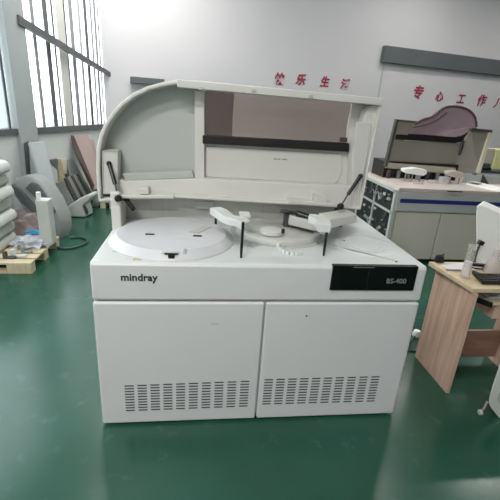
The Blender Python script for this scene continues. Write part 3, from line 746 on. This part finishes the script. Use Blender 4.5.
# stapler-like black piece
c = G(476, 268.5, ZD)
st = thing('stapler', (c.x, c.y, ZD), 'black stapler with a pale strip lying behind the clear cylinder', 'stapler')
R_ = Matrix.Translation(c) @ Matrix.Rotation(-.25, 4, 'Z')
bm = bm_new(); box(bm, -.045, .05, -.014, .014, .001, .01, R_); box(bm, -.045, .05, -.012, .012, .016, .032, R_); box(bm, .03, .05, -.012, .012, .008, .02, R_); part('stapler_body', bm, 'black', st, .003)
bm = bm_new(); box(bm, -.03, .028, -.0135, .011, .0095, .0165, R_); part('magazine', bm, 'paper', st)
# loose paper and pen
c = G(456, 268, ZD); bm = bm_new(); box(bm, -.07, .1, -.05, .05, .0006, .004, Matrix.Translation(c) @ Matrix.Rotation(.2, 4, 'Z')); tag(part('paper_sheet', bm, 'paper', None, loc=c), 'loose white paper sheet lying near the back left of the desk', 'paper')
c = G(454, 270.8, ZD + .005); bm = bm_new(); tube(bm, [c + Vector((-.05, 0, .0046)), c + Vector((.04, 0, .0046))], .004, 8); tag(part('pen', bm, 'dark', None, loc=c, smooth=True), 'thin dark pen lying on the loose paper sheet', 'pen')
# big white sheet-like moulded cover at desk back
wy = bk.y - .07
ws = thing('equipment_cover', (2.2, wy + .05, ZD), 'tall glossy white moulded cover standing on the back of the desk at the right edge', 'cover')
prof = [(476.5, 262), (476.3, 240), (475.8, 214), (476.8, 206), (479.5, 204.6), (484, 206.4), (500, 213.6), (530, 226)]
pp = [A(u, v, wy) for u, v in prof]
zl = pp[0]
pp[0].z = ZD + .001; pts = pp + [Vector((pp[-1].x, wy, ZD + .001))]
bm = bm_new(); prism(bm, pts, (.11, .11, 0)); part('shell', bm, 'sheet', ws, .014, segs=4)
# crumpled white tissue beside it
c = G(483, 266, ZD)
def crumple(name, c, sx, sy, sz, m, label, cat, seed, par=None, n=3, stuff=False):
    rnd = random.Random(seed); bm = bm_new(); bmesh.ops.create_icosphere(bm, subdivisions=n, radius=1)
    for v in bm.verts:
        k = 1 + rnd.uniform(-.22, .22); v.co = Vector((v.co.x * sx * k, v.co.y * sy * k, max(v.co.z * sz * k, -.0) + .001)) + c
    o = part(name, bm, m, None, loc=c); tag(o, label, cat); return o
crumple('tissue', G(481.5, 266, ZD), .03, .02, .05, 'sheet', 'crumpled white tissue on the desk against the white cover', 'tissue', 3)
# plug cord hanging
c0 = A(481, 242.5, wy - .03); pth = spline([c0, A(478.3, 248, wy - .03), A(475.8, 255, wy - .03), A(474.2, 262, wy - .04)], 5)
pc = thing('power_cord', (c0.x, c0.y, ZD), 'black cord with a plug resting against the white cover', 'cord')
bm = bm_new(); tube(bm, pth, .006, 8); part('cord', bm, 'black', pc, smooth=True)
bm = bm_new(); box(bm, -.017, .017, -.012, .012, -.015, .012, Matrix.Translation(c0) @ Matrix.Rotation(.4, 4, 'Y')); part('plug', bm, 'black', pc, .005)
bm = bm_new(); tube(bm, spline([A(474.2, 262, wy - .04), A(472.5, 257, wy - .03), A(474, 250, wy - .03)], 4), .012, 8); part('cord_loop', bm, 'dark', pc, smooth=True)

# small white plug on floor by desk
c = G(416, 336); pl_ = thing('floor_plug', (c.x, c.y, 0), 'small round white plug on the floor between analyzer and desk', 'plug')
bm = bm_new(); lathe(bm, [(0, .0), (.026, .0), (.03, .02), (.022, .045), (0, .05)], c, 18); part('plug_body', bm, 'sheet', pl_, smooth=True)
bm = bm_new(); tube(bm, spline([c + Vector((0, 0, .008)), G(411, 341, .008), G(407, 349, .008), G(413, 351, .008), G(418, 350, .008)], 5), .006, 8); part('cord', bm, 'hose', pl_, smooth=True)

# white wheeled base at lower right
rb = thing('rolling_cart', (1.75, 1.45, 0), 'white moulded cart on castors with a dark oval recess, below the desk at right', 'cart')
yy = 1.50
o_ = [(500, 362), (496, 374), (492, 386), (488.5, 399), (488, 404), (490.5, 409), (500, 421), (520, 440), (545, 445), (545, 362)]
bm = bm_new(); prism(bm, [A(u, v, yy) for u, v in o_], (.2, .16, 0)); part('cart_shell', bm, 'shell', rb, .02, segs=4)
bm = bm_new(); cen_ = A(508, 393, yy); 
ov = [cen_ + Vector((.042 * math.cos(t), -.006, .062 * math.sin(t))) for t in [2 * PI * k / 24 for k in range(24)]]
prism(bm, ov, (0, .012, 0)); part('oval_recess', bm, 'black', rb, .003)
ov = [(cen_ + Vector((.056 * math.cos(t), -.004, .078 * math.sin(t)))) for t in [2 * PI * k / 24 for k in range(24)]]
iv = [(cen_ + Vector((.046 * math.cos(t), -.004, .066 * math.sin(t)))) for t in [2 * PI * k / 24 for k in range(24)]]
bm = bm_new(); ring(bm, ov, iv, (0, .01, 0)); part('recess_ring', bm, 'lidin', rb)
lowest = min(A(u, v, yy).z for u, v in o_)
for (x, y) in ((A(483.5, 408, yy + .02).x, yy + .03), (A(530, 430, yy).x, yy + .25)):
    bm = bm_new()
    R_ = Matrix.Translation((x, y, .015)) @ Matrix.Rotation(PI / 2, 4, 'Y')
    lathe(bm, [(0, -.009), (.012, -.009), (.015, -.005), (.015, .005), (.012, .009), (0, .009)], (0, 0, 0), 20)
    for v in bm.verts: v.co = R_ @ v.co
    w_ = part('castor', bm, 'lidin', rb, smooth=True)
    bm = bm_new(); tube(bm, [(x, y, .015), (x + .015, y, .045), (x + .03, y + .01, .08)], .006, 8); part('castor_fork', bm, 'metal', w_, smooth=True)

# ================================================================ LEFT SIDE CLUTTER
PZ = .10
pa = G(32, 274)           # front right corner
PX1, PY0 = pa.x, pa.y
PX0, PY1 = PX1 - 1.15, PY0 + .72
pal = thing('wooden_pallet', ((PX0 + PX1) / 2, (PY0 + PY1) / 2, 0), 'pale wooden pallet on the green floor at the left edge', 'pallet')
for k in range(6):
    y0 = PY0 + k * (PY1 - PY0 - .09) / 5; bpart('deck_board', PX0, PX1, y0, y0 + (.095 if k in (0,) else .105), PZ - .018, PZ, 'pallet', pal, .002)
for k, y in enumerate((PY0, (PY0 + PY1) / 2 - .045, PY1 - .09)):
    for x in (PX0, (PX0 + PX1) / 2 - .06, PX1 - .2): bpart('block', x, x + (.2 if x > PX1 - .3 else .12), y, y + .09, .018, PZ - .018, 'pallet', pal, .002)
    bpart('bottom_board', PX0, PX1, y, y + .09, 0, .018, 'pallet', pal, .002)
# stack of white moulded covers
base = G(-2, 256, PZ); sx = A(-8, 230, PY0 + .36).x; sy = PY0 + .36
zt_ = A(3, 163, sy).z
NS = 7; hh = (zt_ - PZ) / NS
names = ['lowest', 'second from the bottom', 'third from the bottom', 'in the middle', 'third from the top', 'second from the top', 'topmost']
for k in range(NS):
    z = PZ + k * hh + .001
    gx = A([18, 15.5, 17, 11.5, 13.5, 8, 9.5][k], PZ and 255 - k * 14, sy + .16).x
    c = Vector((sx, sy, z)); t = thing('moulded_cover', c, 'white moulded machine cover in the stack at the left edge, %s' % names[k], 'cover', 'stacked white covers')
    r = gx; w = .36
    bm = bm_new(); tl = .5 * hh
    prism(bm, [Vector((r - w, sy - .2, z)), Vector((r - .03, sy - .2, z)), Vector((r - .002, sy - .2, z + hh * .2)), Vector((r, sy - .2, z + hh * .5)), Vector((r - .015, sy - .2, z + hh * .8)), Vector((r - .05, sy - .2, z + hh * .97)), Vector((r - w, sy - .2, z + hh * .97))], (0, .4, 0))
    part('shell', bm, 'shell' if k in (6, 2, 4) else 'shell2', t, .008, segs=2)
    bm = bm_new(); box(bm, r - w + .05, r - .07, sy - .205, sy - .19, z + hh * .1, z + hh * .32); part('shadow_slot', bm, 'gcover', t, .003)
# metal bits on the pallet
for i, (u, v, s, mk, lb) in enumerate(((10, 258.5, .05, 'dark', 'small dark bracket on the front edge of the pallet'), (19, 257, .06, 'shell', 'small white fitting on the front of the pallet beside a dark bracket'), (27, 253, .045, 'gcover', 'small grey fitting on the pallet right of the white one'), (22, 250, .035, 'gcover', 'small grey fitting on the pallet behind the small white fitting'))):
    c = G(u, v, PZ)
    t = thing('metal_fitting', c, lb, 'fitting')
    bm = bm_new(); box(bm, c.x - s, c.x + s, c.y - s * .4, c.y + s * .4, PZ + .001, PZ + .02); part('base_plate', bm, mk, t, .004)
    bm = bm_new(); box(bm, c.x - s, c.x - s * .4, c.y - s * .4, c.y + s * .3, PZ + .02, PZ + .02 + s * .9); part('upright', bm, mk, t, .004)
# plastic film heap
crumple('plastic_film', G(30.5, 245, PZ), .18, .13, .085, 'film', 'crumpled translucent plastic film on the pallet before the white post', 'film', 11)
crumple('blue_film', G(36, 241, PZ + .0) + Vector((0, -.02, .09)), .09, .04, .03, 'blue', 'bright blue scrap of film on top of the crumpled plastic', 'film', 12)
crumple('packing_wrap', G(23, 234, PZ) + Vector((0, .02, 0)), .24, .07, .25, 'pink', 'mauve-grey crumpled wrap behind the pallet film at the foot of the stack', 'wrap', 13)
# white post
c = G(47, 245, PZ); hp = A(46, 200.5, c.y).z
wp = thing('white_post', (c.x, c.y, PZ), 'upright white square post with a small nub standing on the pallet', 'post')
bpart('column', c.x - .06, c.x + .055, c.y, c.y + .12, PZ + .001, hp, 'shell', wp, .01)
bm = bm_new(); box(bm, c.x - .055, c.x - .02, c.y + .02, c.y + .06, hp, hp + .07); part('nub', bm, 'sheet', wp, .006)

# leaning boards and panels
def leaning(name, pix, th, m, label, cat, bevel=.006):
    """pix: (u, v, y) corners, the lowest resting on the floor"""
    ps = [A(u, v, y) for u, v, y in pix]
    n = (ps[1] - ps[0]).cross(ps[2] - ps[0]).normalized()
    if n.y < 0: n = -n
    c = sum(ps, Vector()) / len(ps); zlow = min(p.z for p in ps)
    bm = bm_new(); prism(bm, ps, n * th)
    o = part(name, bm, m, None, bevel, loc=(c.x, c.y, max(zlow, 0)))
    return tag(o, label, cat)
def fy(u, v): return G(u, v).y
leaning('grey_board', [(29.5, 142.5, 4.72), (44.5, 141.5, 4.86), (64.5, 217, 4.72), (54, 229, 4.60)], .04, 'gboard', 'long light grey board leaning on the wall under the window', 'board')
leaning('dark_board', [(24.5, 143, 4.80), (29, 141, 4.84), (31.5, 186, 4.74), (28, 183, 4.72)], .03, 'dark', 'narrow dark board leaning at the left of the long light grey board', 'board')
# big domed grey cover with dark window
gc = thing('domed_cover', (-1.9, 4.3, 0), 'large domed grey machine cover with a dark window, tipped beside the pallet', 'cover')
o_ = [(10, 184), (15, 178.5), (24, 175), (32, 176.5), (42, 184), (52, 199), (60, 217), (61, 230), (56, 243), (50, 243), (36, 226), (24, 210), (14, 197)]
YG = 4.22
bm = bm_new(); prism(bm, [A(u, v, YG + (243 - v) * .004) for u, v in o_], (.08, .16, .0)); part('shell', bm, 'gcover', gc, .03, segs=3)
bm = bm_new(); prism(bm, [A(u, v, YG - .03 + (243 - v) * .004) for u, v in [(25, 188), (31, 182.5), (37, 184.5), (44, 194), (51, 206), (55, 212), (51.5, 217), (46, 211), (36, 198)]], (.0, .05, .0)); part('window', bm, 'dark', gc, .006)
bm = bm_new(); prism(bm, [A(u, v, YG - .035 + (243 - v) * .004) for u, v in [(11, 184), (18, 189), (27, 198), (35, 207), (40, 214), (39, 219), (32, 213), (22, 203), (13, 192)]], (.0, .05, .0)); part('dark_recess', bm, 'dark', gc, .006)
# items right of it
leaning('cardboard_box', [(50.5, 159.5, 5.28), (58, 158.5, 5.38), (60, 172, 5.45), (52, 172.5, 5.35)], .08, 'gcover', 'small grey-brown box between the light grey board and the tan plank', 'panel')
leaning('wooden_plank', [(57, 159, 5.40), (61, 159, 5.45), (72, 206, 5.42), (63, 209, 5.38)], .04, 'tan', 'tan plank leaning against the wall right of the long light grey board', 'plank')
leaning('cream_plank', [(61, 158.5, 5.46), (66.5, 159.5, 5.54), (70, 176, 5.58), (62, 173, 5.46)], .03, 'cream', 'short cream plank behind the tan plank', 'plank')
leaning('grey_plate', [(55, 183, 5.2), (62, 181, 5.3), (76, 203, 5.36), (73, 210, 5.35), (63, 212, 5.28), (60, 210, 5.25)], .04, 'gcover', 'grey-brown panel on the floor beside the dark strips', 'panel')
leaning('grey_slab', [(66, 160, 5.55), (72, 157, 5.65), (94, 196, 5.72), (88, 200, 5.66), (70, 176, 5.5)], .05, 'gcover', 'grey slab leaning behind the striped trims, left of the brown board', 'panel')
for i, (u0, mk) in enumerate(((64.5, 'dark'), (67.4, 'gcover'), (70.2, 'edge'), (73, 'gcover'), (75.8, 'dark'))):
    leaning('trim_strip', [(u0 + .3, 178 - i * .8, 5.38 + i * .03), (u0 + 2.7, 176.5 - i * .8, 5.41 + i * .03), (u0 + 18, 207 - i * 1.4, 5.4 + i * .03), (u0 + 14.5, 210 - i * 1.4, 5.37 + i * .03)], .03, mk,
            ['dark trim strip nearest the grey-brown panel', 'pale trim strip beside the leftmost dark strip', 'brown-black trim strip in the middle of the leaning strips', 'mid-grey trim strip right of the brown-black strip', 'dark trim strip nearest the brown board'][i], 'trim', .003)
bb = thing('brown_board', (-1.5, 5.6, 0), 'tall mauve-brown board leaning against the wall beside the raised lid', 'board')
ps = [A(71.5, 135, 5.72), A(88.5, 134, 5.9), A(103, 190, 5.4), A(93, 189, 5.3)]
n = (ps[1] - ps[0]).cross(ps[2] - ps[0]).normalized(); n = n if n.y > 0 else -n
bm = bm_new(); prism(bm, ps, n * .05); part('face', bm, 'bboard', bb, .004)
bm = bm_new(); prism(bm, [A(71.5, 135.4, 5.70), A(73, 136, 5.70), A(93.8, 186, 5.28), A(92, 190, 5.28), A(88.5, 183, 5.35), A(78, 160, 5.5), A(72.5, 147, 5.6)], (0, .04, 0)); part('edge', bm, 'edge', bb)
leaning('pinkish_board', [(87, 139, 6.0), (94, 139, 6.05), (103, 182, 5.95), (97, 182, 5.9)], .03, mat('pinkish_board', '#b3a19e', .6, .05, 6), 'pinkish board leaning behind the mauve-brown board', 'board')
# white curved fairing on the floor
wf = thing('curved_fairing', G(74, 217), 'white curved fairing lying on the floor below the leaning strips', 'fairing')
o_ = [(61, 217.5), (62, 211), (70, 204.5), (80, 198), (89, 194), (91, 196.5), (88.5, 201), (83, 205), (85, 212), (86, 217.5)]
yv = G(74, 217.5).y
bm = bm_new(); prism(bm, [A(u, min(v, 217.3), yv) for u, v in o_], (.04, .22, 0)); part('shell', bm, 'shell', wf, .02, segs=3)
bm = bm_new(); prism(bm, [A(u, v, yv - .006) for u, v in [(82.5, 205.5), (84.5, 204.5), (88, 212), (87, 215.5), (85, 213)]], (0, .03, 0)); part('dark_edge', bm, 'dark', wf)
# white spouted container
yv = G(92, 207).y
sp = thing('spouted_container', G(93, 207), 'white container with a hooked top standing left of the raised lid', 'container')
bm = bm_new(); prism(bm, [A(u, v, yv) for u, v in [(90.5, 207), (92, 190), (91, 184), (98, 182), (99, 207)]], (0, .16, 0)); part('container_body', bm, 'shell2', sp, .02, segs=3)
bm = bm_new(); prism(bm, [A(u, v, yv - .02) for u, v in [(88.5, 188), (88.2, 183.5), (91, 180.5), (96, 179.3), (101, 179.5), (101, 183), (94, 184), (91.5, 187)]], (0, .16, 0)); part('hooked_top', bm, 'sheet', sp, .012, segs=3)
# pale crate behind the lid
yv = G(104, 208.5).y
cr_t = thing('pale_crate', G(104, 208.5), 'low cream slatted crate on the floor behind the analyzer', 'crate')
x0_, x1_ = A(100.3, 207, yv).x, A(128, 207, yv).x
zt2 = A(104, 200.5, yv).z
bpart('top_board', x0_, x1_, yv, yv + .35, zt2 - .03, zt2, 'cream', cr_t, .003)
k = 0; x = x0_
while x < x1_ - .05:
    bpart('slat_block', x, x + .07, yv, yv + .35, 0, zt2 - .03, 'cream', cr_t, .003); x += .125
# hose loop on the floor
hp_ = spline([G(55.5, 246.8, .012), G(60, 248, .012), G(66, 248.3, .012), G(76, 247, .012), G(86, 243, .012), G(87, 240, .012), G(83, 238, .012), G(76, 237.3, .012), G(70, 237.6, .012)], 6)
bm = bm_new(); tube(bm, hp_, .011, 8); tag(part('hose', bm, 'hose', None, smooth=True, loc=(-1.5, 4.2, 0)), 'thin dark hose curled on the green floor right of the pallet', 'hose')
# dark wall box behind the lid
p = W(137, 81.5, corner, DB)
bm = bm_new(); o = p - nB * .12
prism(bm, [o - DB * .1 - UP * .03, o + DB * .4 - UP * .03, o + DB * .4 + UP * .06, o - DB * .1 + UP * .06], nB * .118)
tag(part('wall_box', bm, 'beam', None, .006, loc=p), 'small dark grey box on the back wall peeking over the raised lid', 'box')

# ================================================================ LIGHT
w = bpy.data.worlds.new('world'); scn.world = w; w.use_nodes = True
bg = w.node_tree.nodes['Background']; bg.inputs[0].default_value = (.93, .97, 1, 1); bg.inputs[1].default_value = 5.5
scn.view_settings.view_transform = 'Standard'; scn.view_settings.look = 'None'; scn.view_settings.gamma = 1
scn.view_settings.exposure = -0.25
scn.view_settings.use_curve_mapping = False
